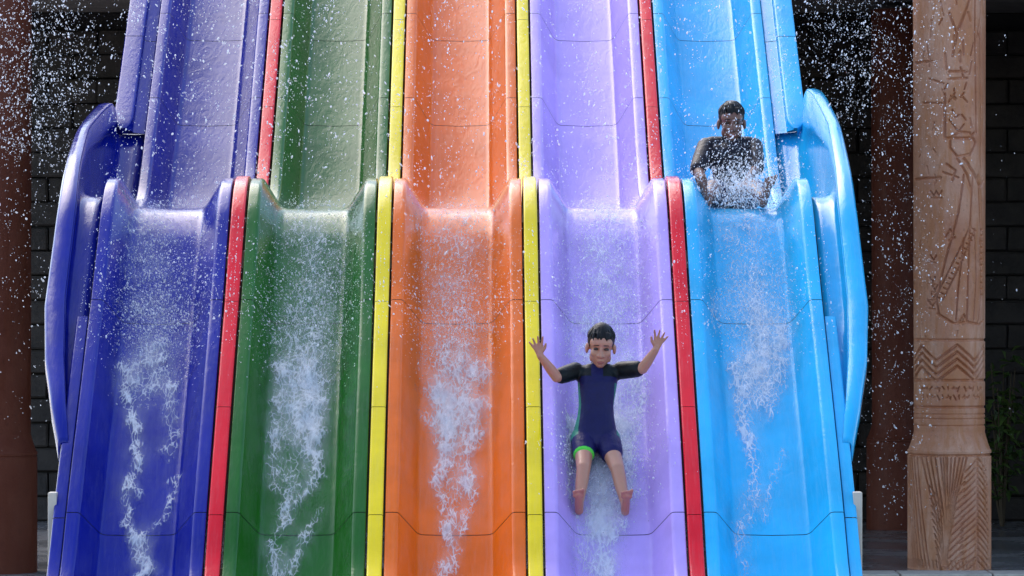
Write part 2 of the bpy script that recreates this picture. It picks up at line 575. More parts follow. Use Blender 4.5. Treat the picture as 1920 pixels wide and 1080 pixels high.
# ------------------------------------------------------------------ carved columns
class Carve:
    """height field on the column: strokes drawn in metres (a = arc across, z = height)"""
    def __init__(self, a0, a1, na, z0, z1, nz):
        self.a = np.linspace(a0, a1, na); self.z = np.linspace(z0, z1, nz)
        self.A, self.Z = np.meshgrid(self.a, self.z)
        self.h = np.zeros_like(self.A)
    def stroke(self, pts, w=.006, d=.011):
        d *= 1.7; w *= 1.1
        best = np.full_like(self.A, 9.)
        for (x1, y1), (x2, y2) in zip(pts[:-1], pts[1:]):
            dx, dy = x2 - x1, y2 - y1
            L = dx * dx + dy * dy + 1e-12
            t = np.clip(((self.A - x1) * dx + (self.Z - y1) * dy) / L, 0, 1)
            best = np.minimum(best, np.hypot(self.A - x1 - t * dx, self.Z - y1 - t * dy))
        k = np.clip(1.5 - best / w, 0, 1)
        self.h = np.minimum(self.h, -d * k)
    def relief(self, poly, d=.008):
        P = np.array(poly); inside = np.zeros(self.A.shape, bool)
        j = len(P) - 1
        for i in range(len(P)):
            c = (P[i, 1] > self.Z) != (P[j, 1] > self.Z)
            with np.errstate(divide='ignore', invalid='ignore'):
                xx = (P[j, 0] - P[i, 0]) * (self.Z - P[i, 1]) / (P[j, 1] - P[i, 1] + 1e-12) + P[i, 0]
            inside ^= c & (self.A < xx); j = i
        self.h = np.where(inside & (self.h >= 0), self.h + d, self.h)

SC = 276.0          # photo pixels per metre on the near column, used only to draw the carving
def ca(px, py):
    return ((px - 1782) / SC * 1.12, CAMZ + (540 - py) / SC)
def carve_shaft():
    C = Carve(-.385, .385, 230, .80, 4.6, 900)
    S = lambda pts, w=.006, d=.012: C.stroke([ca(*p) for p in pts], w, d)
    for y in (637, 712, 762): S([(1680, y), (1890, y)], .006, .012)
    S([(1680, 668 - 30), (1890, 668 - 30)], .004, .008)
    for k in range(4):                       # chevron band
        y = 648 + k * 13
        S([(1692, y + 24), (1722, y), (1752, y + 27), (1788, y - 2), (1822, y + 27), (1852, y), (1882, y + 26)], .0065, .014)
    rr = random.Random(4)
    for k in range(26):                      # small glyph row
        x = 1725 + (k % 13) * 9.5; y = 724 + (k // 13) * 16
        a, b = rr.uniform(-5, 5), rr.uniform(3, 9)
        S([(x, y), (x + a, y + b)], .004, .010)
        if k % 3 == 0: S([(x - 3, y + 4), (x + 5, y + 3)], .004, .010)
    for y in (775, 784, 796): S([(1690, y + rr.uniform(-1, 1)), (1880, y)], .003, .006)
    # walking robed figure
    C.relief([ca(*p) for p in ((1790, 320), (1822, 316), (1838, 420), (1842, 600), (1760, 598), (1768, 520), (1792, 420))], .010)
    S([(1800, 330), (1790, 400), (1770, 480), (1752, 560), (1757, 590)], .006)
    S([(1818, 330), (1812, 420), (1808, 520), (1806, 602)], .005)
    S([(1830, 330), (1838, 430), (1840, 560), (1832, 602)], .006)
    S([(1822, 430), (1826, 520), (1820, 600)], .004)
    S([(1800, 450), (1790, 540), (1786, 600)], .004)
    S([(1755, 588), (1782, 606), (1808, 604), (1800, 590), (1790, 606)], .006)
    S([(1808, 604), (1836, 608), (1850, 600)], .006)
    for k in range(15):                      # beaded sash
        t = k / 14
        x = 1818 - 62 * t; y = 430 + 128 * t
        S([(x, y), (x + 7, y + 4)], .004, .012)
    S([(1822, 430), (1765, 560)], .004); S([(1812, 424), (1754, 552)], .004)
    for k in range(12): S([(1838, 430 + k * 11), (1845, 432 + k * 11)], .004, .010)
    S([(1800, 300), (1822, 330), (1836, 352), (1850, 340)], .008, .014)
    S([(1788, 300), (1806, 330), (1816, 362)], .006)
    S([(1776, 262), (1792, 250), (1812, 252), (1824, 270), (1812, 292), (1788, 296), (1776, 280), (1776, 262)], .006)
    S([(1770, 310), (1785, 322), (1780, 340)], .006); S([(1764, 325), (1790, 335)], .005)
    # cartouche with glyphs and headdress
    S([(1767, 180), (1767, 262), (1812, 262), (1820, 252)], .007, .014)
    S([(1775, 140), (1775, 138), (1806, 138)], .006, .013)
    S([(1773, 152), (1806, 150)], .006, .012)
    for k in range(12):
        x = rr.uniform(1772, 1806); y = rr.uniform(158, 225)
        S([(x, y), (x + rr.uniform(-9, 9), y + rr.uniform(4, 12))], .0045, .012)
    S([(1775, 228), (1790, 250), (1800, 236)], .004)
    # left side glyph column
    for x, y in ((1742, 360), (1752, 360), (1742, 480), (1740, 520), (1744, 535), (1742, 550), (1740, 566)):
        S([(x, y), (x + 5, y + 9), (x + 10, y)], .0045, .012)
        S([(x - 2, y + 12), (x + 10, y + 13)], .0035, .009)
    S([(1700, 337), (1760, 335)], .006, .012); S([(1700, 120), (1745, 118)], .006, .012)
    S([(1725, 195), (1762, 197)], .005); S([(1738, 150), (1765, 160)], .005)
    S([(1768, 445), (1776, 432), (1784, 446), (1774, 452)], .006)
    for k in range(36):                      # worn upper carving
        x = rr.uniform(1720, 1838); y = rr.uniform(-140, 132)
        S([(x, y), (x + rr.uniform(-7, 7), y + rr.uniform(8, 34))], rr.uniform(.004, .007), rr.uniform(.006, .012))
    S([(1826, -160), (1822, 60), (1826, 250)], .006); S([(1838, -160), (1836, 100), (1840, 330)], .005)
    S([(1790, 60), (1805, 20), (1818, -20), (1808, -60)], .007); S([(1775, 30), (1788, 70), (1780, 110)], .006)
    for k in range(24):
        x = rr.uniform(1715, 1850); y = rr.uniform(130, 640)
        S([(x, y), (x + rr.uniform(-5, 5), y + rr.uniform(4, 18))], rr.uniform(.003, .005), rr.uniform(.004, .008))
    return C
def carve_base():
    C = Carve(-.44, .44, 240, 0.0, .79, 260)
    S = lambda pts, w=.005, d=.012: C.stroke([ca(*p) for p in pts], w, d)
    # palm fronds: ribs and leaflets
    for x0 in (1688, 1752, 1826, 1890):
        pass
    S([(1826, 848), (1826, 1060)], .008, .013)
    for k in range(17):
        y = 856 + k * 12
        S([(1826, y), (1800 - k * .8, y + 26)], .0042, .011)
        S([(1826, y), (1852 + k * .5, y + 28)], .0042, .011)
    for k in range(6):
        S([(1722 + k * 9, 850), (1750 + k * 4.5, 960), (1762 + k * 1.5, 1055)], .0048, .012)
    for k in range(7):
        S([(1805 - k * 7, 850), (1785 - k * 3, 930), (1768 - k * .5, 1040)], .0048, .012)
    for k in range(12):
        y = 900 + k * 13
        S([(1768, y + 30), (1800 - k * .5, y)], .004, .010)
        S([(1738 + k * 1.5, y + 6), (1762, y + 40)], .004, .010)
    for k in range(6):
        S([(1835 + k * 6, 850), (1848 + k * 6, 930), (1858 + k * 6, 1055)], .0045, .011)
        S([(1712 - k * 8, 850), (1722 - k * 7, 940), (1738 - k * 7, 1055)], .0045, .011)
    S([(1650, 852), (1900, 852)], .006, .012)
    for k in range(40):
        S([(1655 + k * 6.4, 1046), (1657 + k * 6.4, 1060)], .003, .008)
    return C

def carved_tube(name, C, radius, mat):
    """front carries the height field; the back closes the tube coarsely"""
    nz, na = C.h.shape
    V = []; F = []
    nb = 24
    rad = np.array([radius(z) for z in C.z])
    th = C.a / rad.mean()
    back = np.linspace(th[-1], th[0] + 2 * math.pi, nb + 2)[1:-1]
    ang = np.concatenate([th, back]); m = len(ang)
    H = np.concatenate([C.h, np.zeros((nz, nb))], 1)
    RR = rad[:, None] + H
    # slight unevenness of the hand carved stone
    X = RR * np.sin(ang)[None, :]; Y = -RR * np.cos(ang)[None, :]
    Zz = np.repeat(C.z[:, None], m, 1)
    V = np.stack([X, Y, Zz], -1).reshape(-1, 3)
    i = np.arange(nz - 1)[:, None] * m; j = np.arange(m)[None, :]; j2 = (j + 1) % m
    F = np.stack([i + j, i + j2, i + m + j2, i + m + j], -1).reshape(-1, 4)
    me = bpy.data.meshes.new(name)
    me.vertices.add(len(V)); me.vertices.foreach_set('co', V.ravel())
    me.loops.add(F.size); me.loops.foreach_set('vertex_index', F.ravel().astype(np.int32))
    me.polygons.add(len(F)); me.polygons.foreach_set('loop_start', np.arange(0, F.size, 4, dtype=np.int32))
    me.polygons.foreach_set('loop_total', np.full(len(F), 4, np.int32))
    me.update(calc_edges=True)
    me.polygons.foreach_set('use_smooth', [True] * len(me.polygons))
    me.materials.append(mat)
    return me

shaft_me = carved_tube('shaft', carve_shaft(), lambda z: .240 + .006 * (z - .8) / 3.2 + (.04 * (1 - (z - .8) / .13) ** 1.3 if z < .93 else 0), M['column'])
base_me = carved_tube('base', carve_base(), lambda z: .283 if z < .765 else .283 - .010 * (z - .765) / .025, M['column'])
def lathe(name, prof_, mat, n=48):
    V, F = [], []
    for r, z in prof_:
        for k in range(n):
            V.append((r * math.cos(2 * math.pi * k / n), r * math.sin(2 * math.pi * k / n), z))
    for i in range(len(prof_) - 1):
        for k in range(n):
            F.append((i * n + k, i * n + (k + 1) % n, (i + 1) * n + (k + 1) % n, (i + 1) * n + k))
    F.append(tuple(range(n))[::-1]); F.append(tuple((len(prof_) - 1) * n + k for k in range(n)))
    me = bpy.data.meshes.new(name); me.from_pydata(V, [], F); me.update(); me.materials.append(mat)
    return me
collar_me = lathe('collar', [(.270, .775), (.284, .785), (.284, .800), (.272, .815), (.2, .815)], M['column'])
cap_me = lathe('capital', [(.2, 4.55), (.25, 4.56), (.29, 4.63), (.34, 4.78), (.36, 4.86), (.34, 4.88), (.34, 5.0), (.2, 5.0)], M['column'])
def column(loc, label, capital=True, rot=0.0, mat=None):
    c = empty('carved_column', loc)
    c.rotation_euler.z = rot
    tag(c, label, 'column', 'carved columns beside the slide')
    data_obj('shaft', shaft_me, mat, c); data_obj('base', base_me, mat, c); data_obj('collar', collar_me, mat, c)
    if capital: data_obj('capital', cap_me, None, c)
    return c
column((3.31, 7.4 + .02, 0), 'sunlit carved brown stone column with chevron band, right of the sky blue lane')
c2 = column((3.46, 11.9, 0), 'dark shaded stone column behind the brighter carved column', False, math.pi - .2, M['column_shade'])
c2.scale = (1, 1, .89)
c3 = column((-3.125, 7.1, 0), 'dark reddish brown column at the left edge beside the blue lane', False, math.pi + .3, M['column_shade'])
c3.scale = (1, 1, 1)

# pool coping at the foot of the near column
cp = empty('pool_coping', (3.8, 6.7, 0))
tag(cp, 'pale stone coping along the pool edge below the carved column', 'coping')
cpm = bm_mesh('coping_stone', box_bm((-.30, -.16, 0), (.30, .16, .022), .008, 2), M['coping'])
for k in range(6):
    data_obj('coping_stone', cpm, None, cp, (-1.22 + k * .61, random.uniform(-.004, .004), 0))

# ------------------------------------------------------------------ plants by the temple wall
def leaf_mat(name, c1, c2):
    k = NT(name)
    oi = k.n('ObjectInfo')
    v = k.obj_coords()
    c = k.mix(k.ramp(k.noise(v, 9, 3), [(.35, 0.), (.65, 1.)]), c1, c2)
    k.bsdf(Base__Color=c, Roughness=.45)
    return k.m
M['leaf'] = leaf_mat('dark_leaf', (.035, .075, .015), (.10, .15, .03))
M['stem'] = simple('brown_stem', (.10, .07, .04), .8)
def shrub(loc, label, n=170, h=1.0, rx=.42, seed=1):
    r = random.Random(seed)
    root = empty('leafy_shrub', loc)
    tag(root, label, 'shrub', 'shrubs by the temple wall')
    V, F = [], []
    SV, SF = [], []
    for k in range(9):
        a = r.uniform(0, 6.28); rad = r.uniform(.1, rx)
        tip = Vector((math.cos(a) * rad, math.sin(a) * rad * .6, h * r.uniform(.6, 1)))
        b = len(SV)
        for (p, w) in ((Vector((0, 0, 0)) + tip * .02, .014), (tip * .5 + Vector((0, 0, .08)), .009), (tip, .004)):
            for q in range(4):
                SV.append(p + Vector((math.cos(q * 1.57) * w, math.sin(q * 1.57) * w, 0)))
        for i in range(2):
            for q in range(4):
                SF.append((b + i * 4 + q, b + i * 4 + (q + 1) % 4, b + i * 4 + 4 + (q + 1) % 4, b + i * 4 + 4 + q))
        for j in range(n // 9):
            t = r.uniform(.25, 1.02)
            p = tip * t + Vector((r.gauss(0, .07), r.gauss(0, .06), r.gauss(0, .05) + .05))
            d = Vector((r.uniform(-1, 1), r.uniform(-1, .6), r.uniform(-.5, .6))).normalized()
            sd = d.cross(Vector((0, 0, 1))).normalized()
            L = r.uniform(.07, .14); W = L * .24
            up = sd.cross(d)
            b = len(V)
            V += [p, p + d * L * .45 + sd * W + up * .01, p + d * L * .5 - up * .012, p + d * L * .45 - sd * W + up * .01, p + d * L - up * .03]
            F += [(b, b + 1, b + 2), (b, b + 2, b + 3), (b + 1, b + 4, b + 2), (b + 2, b + 4, b + 3)]
    mesh_obj('foliage', V, F, M['leaf'], root)
    mesh_obj('stem', SV, SF, M['stem'], root)
shrub((4.25, 11.9, 0), 'dark green leafy shrub against the wall right of the carved column', 260, 1.35, .40, 3)
shrub((4.75, 12.2, 0), 'taller dark shrub at the far right edge by the wall', 220, 1.5, .45, 5)

# ------------------------------------------------------------------ people
def skin_mat(name, base, ruddy):
    k = NT(name)
    v = k.obj_coords()
    c = k.mix(k.ramp(k.noise(v, 14, 4), [(.35, 0.), (.7, .6)]), base, ruddy)
    k.bsdf(Base__Color=c, Roughness=.38, Normal=k.bump(k.noise(v, 160, 3), .15, .002),
           Subsurface__Weight=.12, Subsurface__Radius=(.012, .005, .003), Subsurface__Scale=.5)
    return k.m
def cloth_mat(name, col, rough=.45):
    k = NT(name)
    v = k.obj_coords()
    nb = k.bump(k.noise(v, 28, 4, .6, .6), .45, .012)
    c = k.mix(k.noise(v, 20, 4), tuple(x * .75 for x in col), tuple(min(1, x * 1.3) for x in col))
    k.bsdf(Base__Color=c, Roughness=rough, Normal=nb, Specular__IOR__Level=.2)
    return k.m
M['skin'] = skin_mat('wet_skin', (.47, .23, .145), (.55, .21, .14))
M['skin2'] = skin_mat('wet_skin_brown', (.17, .075, .050), (.21, .085, .058))
M['sole'] = skin_mat('reddened_sole', (.44, .17, .125), (.50, .16, .12))
M['hair'] = simple('wet_black_hair', (.009, .008, .009), .42, .3, 60, .6, .004, Specular__IOR__Level=.22)
M['eye'] = simple('dark_eye', (.03, .015, .01), .2, .1)
M['lip'] = simple('lip', (.36, .10, .08), .4, .1)
M['navy'] = cloth_mat('navy_swimsuit', (.010, .009, .062))
M['black'] = cloth_mat('black_swimsuit', (.006, .008, .008))
M['lime'] = cloth_mat('lime_green_hem', (.10, .62, .06))
M['teal'] = cloth_mat('teal_piping', (.03, .20, .13))
M['nviolet'] = cloth_mat('violet_shorts', (.012, .010, .070))
M['darktee'] = cloth_mat('dark_wet_shirt', (.010, .009, .016))

ICO = bmesh.new(); bmesh.ops.create_icosphere(ICO, subdivisions=3, radius=1)
ICO_V = np.array([v.co[:] for v in ICO.verts]); ICO_F = np.array([[v.index for v in f.verts] for f in ICO.faces]); ICO.free()
UVS = bmesh.new(); bmesh.ops.create_icosphere(UVS, subdivisions=3, radius=1)
UVS_V = [v.co.copy() for v in UVS.verts]; UVS.free()
UVL = bmesh.new(); bmesh.ops.create_icosphere(UVL, subdivisions=2, radius=1)
UVL_V = [v.co.copy() for v in UVL.verts]; UVL.free()
UVX = bmesh.new(); bmesh.ops.create_icosphere(UVX, subdivisions=1, radius=1)
UVX_V = [v.co.copy() for v in UVX.verts]; UVX.free()

class Blob:
    def __init__(self):
        self.bm = bmesh.new()
    def cap(self, a, b, ra, rb=None, squash=None):
        """tapered limb segment: hull of two spheres"""
        rb = ra if rb is None else rb
        a, b = Vector(a), Vector(b)
        vs_ = []
        for c, r in ((a, ra), (b, rb)):
            for v in (UVS_V if max(ra, rb) > .022 else UVL_V if max(ra, rb) > .0055 else UVX_V):
                vs_.append(self.bm.verts.new(c + v * r))
        res = bmesh.ops.convex_hull(self.bm, input=vs_)
        dead = [g for g in res['geom_interior'] if isinstance(g, bmesh.types.BMVert)]
        bmesh.ops.delete(self.bm, geom=list(set(dead)), context='VERTS')
        return self
    def loft(self, centre, axes, secs, n=28):
        """closed tube of elliptical rings; secs = (station, half width, half depth)"""
        rings = []
        for u, a, b_, dx in secs:
            c, ex, ey = centre(u, dx), axes[0], axes[1]
            rings.append([self.bm.verts.new(c + ex * (a * math.copysign(abs(math.cos(t)) ** .85, math.cos(t))) + ey * (b_ * math.copysign(abs(math.sin(t)) ** .85, math.sin(t))))
                          for t in np.linspace(0, 2 * math.pi, n, endpoint=False)])
        for r0, r1 in zip(rings[:-1], rings[1:]):
            for i in range(n):
                self.bm.faces.new((r0[i], r0[(i + 1) % n], r1[(i + 1) % n], r1[i]))
        self.bm.faces.new(rings[0][::-1]); self.bm.faces.new(rings[-1])
        return self
    def chain(self, pts, rads):
        for i in range(len(pts) - 1):
            self.cap(pts[i], pts[i + 1], rads[i], rads[i + 1])
        return self
    def ell(self, c, r, mat=None):
        m = mat or Matrix.Identity(3)
        vs_ = [self.bm.verts.new(Vector(c) + m @ Vector(v * np.array(r))) for v in ICO_V]
        for f in ICO_F:
            self.bm.faces.new([vs_[i] for i in f])
        return self
    def build(self, name, mats, voxel=.004, smooth=4, base=(0, 0, 0), parent=None, assign=None, keep=None, factor=.5):
        me = bpy.data.meshes.new(name)
        bmesh.ops.recalc_face_normals(self.bm, faces=list(self.bm.faces))
        self.bm.to_mesh(me); self.bm.free()
        tmp = bpy.data.objects.new('tmp', me); COL.objects.link(tmp)
        md = tmp.modifiers.new('r', 'REMESH'); md.mode = 'VOXEL'; md.voxel_size = voxel; md.use_smooth_shade = True
        ms = tmp.modifiers.new('s', 'SMOOTH'); ms.iterations = smooth; ms.factor = factor
        dg = bpy.context.evaluated_depsgraph_get()
        out = bpy.data.meshes.new_from_object(tmp.evaluated_get(dg))
        bpy.data.objects.remove(tmp); bpy.data.meshes.remove(me)
        out.name = name
        out.materials.clear()
        for m in mats: out.materials.append(m)
        if keep is not None:
            b2 = bmesh.new(); b2.from_mesh(out)
            bmesh.ops.delete(b2, geom=[f for f in b2.faces if not keep(f.calc_center_median())], context='FACES')
            bmesh.ops.delete(b2, geom=[v for v in b2.verts if not v.link_faces], context='VERTS')
            b2.to_mesh(out); b2.free()
        if assign is not None:
            for p in out.polygons: p.material_index = assign(p.center)
        out.polygons.foreach_set('use_smooth', [True] * len(out.polygons))
        base = Vector(base)
        for v in out.vertices: v.co -= base
        o = bpy.data.objects.new(name, out)
        link(o, parent)
        if parent is None: o.location = base
        return o

def head_prims(b, hc, Rm, k=1.0):
    P = lambda x, y, z: Vector(hc) + Rm @ (Vector((x, y, z)) * k)
    E = lambda c, r: b.ell(P(*c), tuple(q * k for q in r), Rm)
    E((0, .014, .030), (.070, .084, .078))
    E((0, -.020, -.030), (.0535, .060, .074))
    E((0, -.030, .028), (.060, .052, .045))
    E((0, -.044, -.082), (.026, .026, .022))
    for s in (-1, 1):
        E((s * .030, -.048, -.026), (.024, .024, .024))
        E((s * .072, .006, -.014), (.010, .019, .028))
        E((s * .044, -.012, -.056), (.013, .028, .024))
        E((s * .027, -.064, .022), (.020, .009, .007))
        E((s * .013, -.080, -.034), (.009, .009, .008))
    b.cap(P(0, -.074, .010), P(0, -.092, -.030), .0075 * k, .0125 * k)
    b.ell(P(0, -.073, -.060), (.020 * k, .009 * k, .006 * k), Rm)
    b.ell(P(0, -.070, -.071), (.017 * k, .009 * k, .006 * k), Rm)
    return P

def face_parts(body, P, Rm, k, base):
    base = Vector(base)
    for s in (-1, 1):
        e = Blob().ell(P(s * .028, -.0735, .003), (.0140 * k, .0085 * k, .0074 * k), Rm)
        e.build('eye', [M['eye']], .002, 1, base, body)
        w = Blob().cap(P(s * .013, -.082, .024), P(s * .040, -.071, .022), .0030 * k, .0024 * k)
        w.build('eyebrow', [M['hair']], .002, 1, base, body)
    l = Blob().cap(P(-.015, -.0805, -.066), P(.015, -.0805, -.066), .0050 * k, .0050 * k).cap(P(-.006, -.083, -.065), P(.006, -.083, -.065), .006 * k)
    l.build('mouth', [M['lip']], .002, 1, base, body)

def hair_part(body, hc, Rm, k, base, tuft=.012):
    b = Blob()
    P = lambda x, y, z: Vector(hc) + Rm @ (Vector((x, y, z)) * k)
    b.ell(P(0, .016, .033), (.0725 * k, .0870 * k, .0805 * k), Rm)
    b.ell(P(0, .010, .070), (.052 * k, .062 * k, (.047 + tuft) * k), Rm)
    r = random.Random(5)
    for q in range(90):
        a = r.uniform(-3.1, 3.1); tilt = r.uniform(.35, 1.25)
        def sp(t, e):
            return P(math.sin(a) * math.sin(t) * (.0705 + e), .016 - math.cos(a) * math.sin(t) * (.085 + e), .034 + math.cos(t) * (.080 + e))
        b.chain([sp(tilt - .35, .003), sp(tilt, .005), sp(tilt + r.uniform(.1, .3), .003)], [.0036 * k, .0040 * k, .0022 * k])
    for q in range(5):
        x = (q - 2) * .021 + r.uniform(-.004, .004)
        b.chain([P(x * .9, -.050, .080), P(x, -.066, .062), P(x + r.uniform(-.007, .007), -.0725, .052 + r.uniform(-.010, .006))], [.008 * k, .006 * k, .0028 * k])
    inv = Rm.inverted()
    def keep(c):
        q = inv @ (Vector(c) - Vector(hc)) / k
        lim = np.interp(q.y, [-.09, -.055, -.03, .0, .03, .09], [.050, .050, .010, -.022, -.050, -.06])
        return q.z > lim + .008 * math.sin(q.x * 330) * math.sin(q.x * 117 + 1)
    b.build('hair', [M['hair']], .0028, 1, base, body, keep=keep)

def hand(b, wrist, palm_dir, side_dir, k=1.0, spread=.30, curl=.25, nrm=None):
    """palm, four fingers of unequal length and a thumb leaving the side of the palm"""
    d = Vector(palm_dir).normalized(); s = Vector(side_dir); s = (s - d * s.dot(d)).normalized()
    n = d.cross(s) if nrm is None else Vector(nrm)
    w = Vector(wrist)
    b.cap(w, w + d * .020 * k, .0155 * k, .016 * k)
    for off in (-.020, -.007, .007, .020):
        b.cap(w + d * .012 * k + s * off * .6 * k, w + d * .055 * k + s * off * k, .0105 * k, .0095 * k)
    for i, (off, L) in enumerate(((-.024, .046), (-.008, .058), (.008, .063), (.024, .057))):
        ang = (i - 1.5) * spread
        fd = (d * math.cos(ang) + s * math.sin(ang)).normalized()
        root = w + d * .056 * k + s * off * k
        p1 = root + fd * L * .48 * k + n * curl * .012 * k
        p2 = root + fd * L * .80 * k + n * curl * .032 * k
        p3 = root + fd * L * 1.02 * k + n * curl * .055 * k
        b.chain([root, p1, p2, p3], [.0086 * k, .0080 * k, .0072 * k, .0062 * k])
    t0 = w + d * .020 * k + s * .016 * k
    t1 = w + d * .040 * k + s * .042 * k + n * .006 * k
    t2 = w + d * .062 * k + s * .052 * k + n * .014 * k
    b.chain([t0, t1, t2], [.0115 * k, .0095 * k, .0078 * k])
    return b

def foot(b, ankle, heel, toe, x, k=1.0):
    """heel, sole and five toes"""
    a, h, t = Vector(ankle), Vector(heel), Vector(toe)
    b.cap(a, h, .026 * k, .024 * k)
    b.chain([h, h.lerp(t, .5), h.lerp(t, .80)], [.024 * k, .022 * k, .020 * k])
    xs = Vector(x)
    b.cap(a, h.lerp(t, .55), .024 * k, .018 * k)
    m = h.lerp(t, .76)
    b.cap(m - xs * .017 * k, m + xs * .017 * k, .016 * k)
    for i in range(5):
        o = (i - 2) * .0108
        L = (.20, .24, .25, .27, .30)[i] if True else 0
        r0 = m + xs * o * k
        b.cap(r0, r0 + (t - h) * L + xs * o * .25 * k, .0085 * k, (.0068 if i < 4 else .0095) * k)
    return b

# ---- boy on the purple lane
sb = s_at_row(846, .2, 2.2, FLOOR)
O = Vector(surf(.724, sb, FLOOR + .004))
_, _, ny_, nz_ = prof(sb)
EN = Vector((0, ny_, nz_)); ET = Vector((0, nz_, -ny_)); EX = Vector((1, 0, 0))
def L_(x, t, n): return O + EX * x + ET * t + EN * n
pel = L_(-.008, 0, .085)
UP = Vector((.03, .20, .975)).normalized()
def T_(x, u, f=0.0): return pel + EX * x + UP * u + Vector((0, -1, .2)).normalized() * f
hipL, hipR = L_(-.064, -.01, .085), L_(.052, -.01, .085)
kneL, kneR = L_(-.072, -.262, .118), L_(.100, -.262, .112)
ankL, ankR = L_(-.098, -.468, .062), L_(.136, -.470, .058)
shL, shR = T_(-.110, .352), T_(.126, .355)
elL = pt(1044, 707, shL.y + 20 - .10); wrL = pt(1013, 667, shL.y + 20 - .15)
elR = pt(1205, 691, shR.y + 20 - .10); wrR = pt(1230, 655, shR.y + 20 - .15)
B = Blob()
# trunk
DP = UP.cross(EX).normalized()
TRUNK = [(-.075, .070, .060, -.004), (-.04, .102, .080, -.004), (0., .108, .082, -.004), (.05, .100, .076, 0), (.10, .088, .068, .001), (.15, .083, .066, .002), (.20, .088, .068, .004),
         (.25, .095, .068, .006), (.285, .098, .060, .007), (.32, .088, .046, .008), (.345, .055, .036, .009)]
TRUNK = [(u * 1.12 if u > 0 else u, a, b_, dx) for u, a, b_, dx in TRUNK]
B.loft(lambda u, dx: T_(dx, u), (EX, DP), TRUNK)
B.cap(T_(-.082, .340), T_(.096, .343), .036, .036)
neck0 = T_(.010, .368); hc = T_(.018, .472, .050)
B.cap(neck0, hc + Vector((0, .012, -.045)), .036, .036)
HR = (Matrix.Rotation(R(3), 3, 'Y') @ Matrix.Rotation(R(13), 3, 'X'))
HP = head_prims(B, hc, HR, .99)
for sh, el, wr, hd, sd in ((shL, elL, wrL, (-.28, -.12, 1.0), (1, 0, .2)), (shR, elR, wrR, (.34, -.12, 1.0), (-1, 0, .2))):
    B.chain([sh, sh.lerp(el, .5), el], [.040, .034, .0285])
    B.chain([el, el.lerp(wr, .35), wr], [.028, .027, .0185])
    sdv = Vector(sd); hdv = Vector(hd)
    hand(B, wr, hdv, sdv, .84, .27, .35, Vector((0, -1, 0)))
for hp, kn, an, sgn in ((hipL, kneL, ankL, -1), (hipR, kneR, ankR, 1)):
    B.chain([hp, hp.lerp(kn, .5), kn], [.060, .047, .037])
    B.chain([kn, kn.lerp(an, .35) - EN * .006, an], [.036, .034, .022])
    B.ell(kn + EN * .010, (.027, .027, .025))
    hl = an - ET * .022 - EN * .030
    toe = an + EN * .098 - ET * .012 + EX * sgn * .006
    foot(B, an, hl, toe, EX, .92)
def soles(c):
    c = Vector(c)
    return 1 if any((c - a).length < .13 and (c - a).dot(ET) < -.012 for a in (ankL, ankR)) else 0
boy = B.build('person', [M['skin'], M['sole']], .0038, 5, O, None, soles)
tag(boy, 'child in navy and black short wetsuit sliding down the purple lane, arms raised', 'person', 'children riding the slide')
face_parts(boy, HP, HR, .99, O)
hair_part(boy, hc, HR, .99, O, .010)
W = Blob()
W.loft(lambda u, dx: T_(dx, u), (EX, DP), [(u, a + .007, b_ + .007, dx) for u, a, b_, dx in TRUNK])
W.cap(T_(-.084, .340), T_(.098, .343), .043, .043)
W.cap(neck0 - UP * .02, neck0 + UP * .010, .052, .045)
for sh, el in ((shL, elL), (shR, elR)):
    W.chain([sh, sh.lerp(el, .5), sh.lerp(el, .74)], [.047, .045, .043])
for hp, kn in ((hipL, kneL), (hipR, kneR)):
    W.chain([hp, hp.lerp(kn, .30), hp.lerp(kn, .46)], [.072, .065, .059])
mid = T_(.006, 0)
def suit(c):
    c = Vector(c)
    for sh, el in ((shL, elL), (shR, elR)):
        t = (c - sh).dot(el - sh) / (el - sh).length_squared
        d = (c - sh - (el - sh) * max(0, min(1, t))).length
        if t > -.12 and d < .062:
            if c.z > sh.z + .033 and c.y > sh.y - .004: return 3
            return 1
    for i, (hp, kn) in enumerate(((hipL, kneL), (hipR, kneR))):
        t = (c - hp).dot(kn - hp) / (kn - hp).length_squared
        d = (c - hp - (kn - hp) * max(0, min(1, t))).length
        if t > .54 and d < .10 and (c - mid).dot(EX) * (i - .5) > 0: return 2 if i == 0 else 4
        if t > .15 and d < .088: return 4
    x = (c - mid).dot(EX); u = (c - mid).dot(UP)
    ax = abs(x - .006)
    if u > .315 and ax > .03: return 1
    if u < .285 and ax > np.interp(u, [.04, .11, .17, .22, .31], [.099, .089, .083, .087, .093]): return 3
    return 0
ws = W.build('wetsuit', [M['navy'], M['black'], M['lime'], M['teal'], M['nviolet']], .0036, 8, O, boy, suit)

# ---- child on the crest of the sky blue lane
s2 = s_of_y(3.10)
O2 = Vector(surf(1.552, s2, FLOOR + .003))
pel2 = O2 + Vector((0, 0, .095))
UP2 = Vector((.01, .22, .97)).normalized()
def U_(x, u, f=0.0): return pel2 + EX * x + UP2 * u + Vector((0, -f, 0))
B = Blob()
B.chain([pel2, U_(0, .12), U_(0, .25)], [.092, .088, .100])
B.cap(U_(-.05, .04), U_(.05, .04), .08); B.cap(U_(-.06, .26), U_(.06, .26), .078); B.cap(U_(-.10, .325), U_(.10, .325), .048)
hc2 = U_(.008, .465, .03)
B.cap(U_(0, .33), hc2 + Vector((0, .01, -.05)), .040, .038)
HR2 = Matrix.Rotation(R(8), 3, 'X')
HP2 = head_prims(B, hc2, HR2, 1.04)
s2L, s2R = U_(-.135, .318), U_(.135, .318)
e2L = pt(1308, 318, 22.93); w2L = pt(1322, 345, 22.78)
e2R = pt(1418, 316, 22.95); w2R = pt(1398, 343, 22.78)
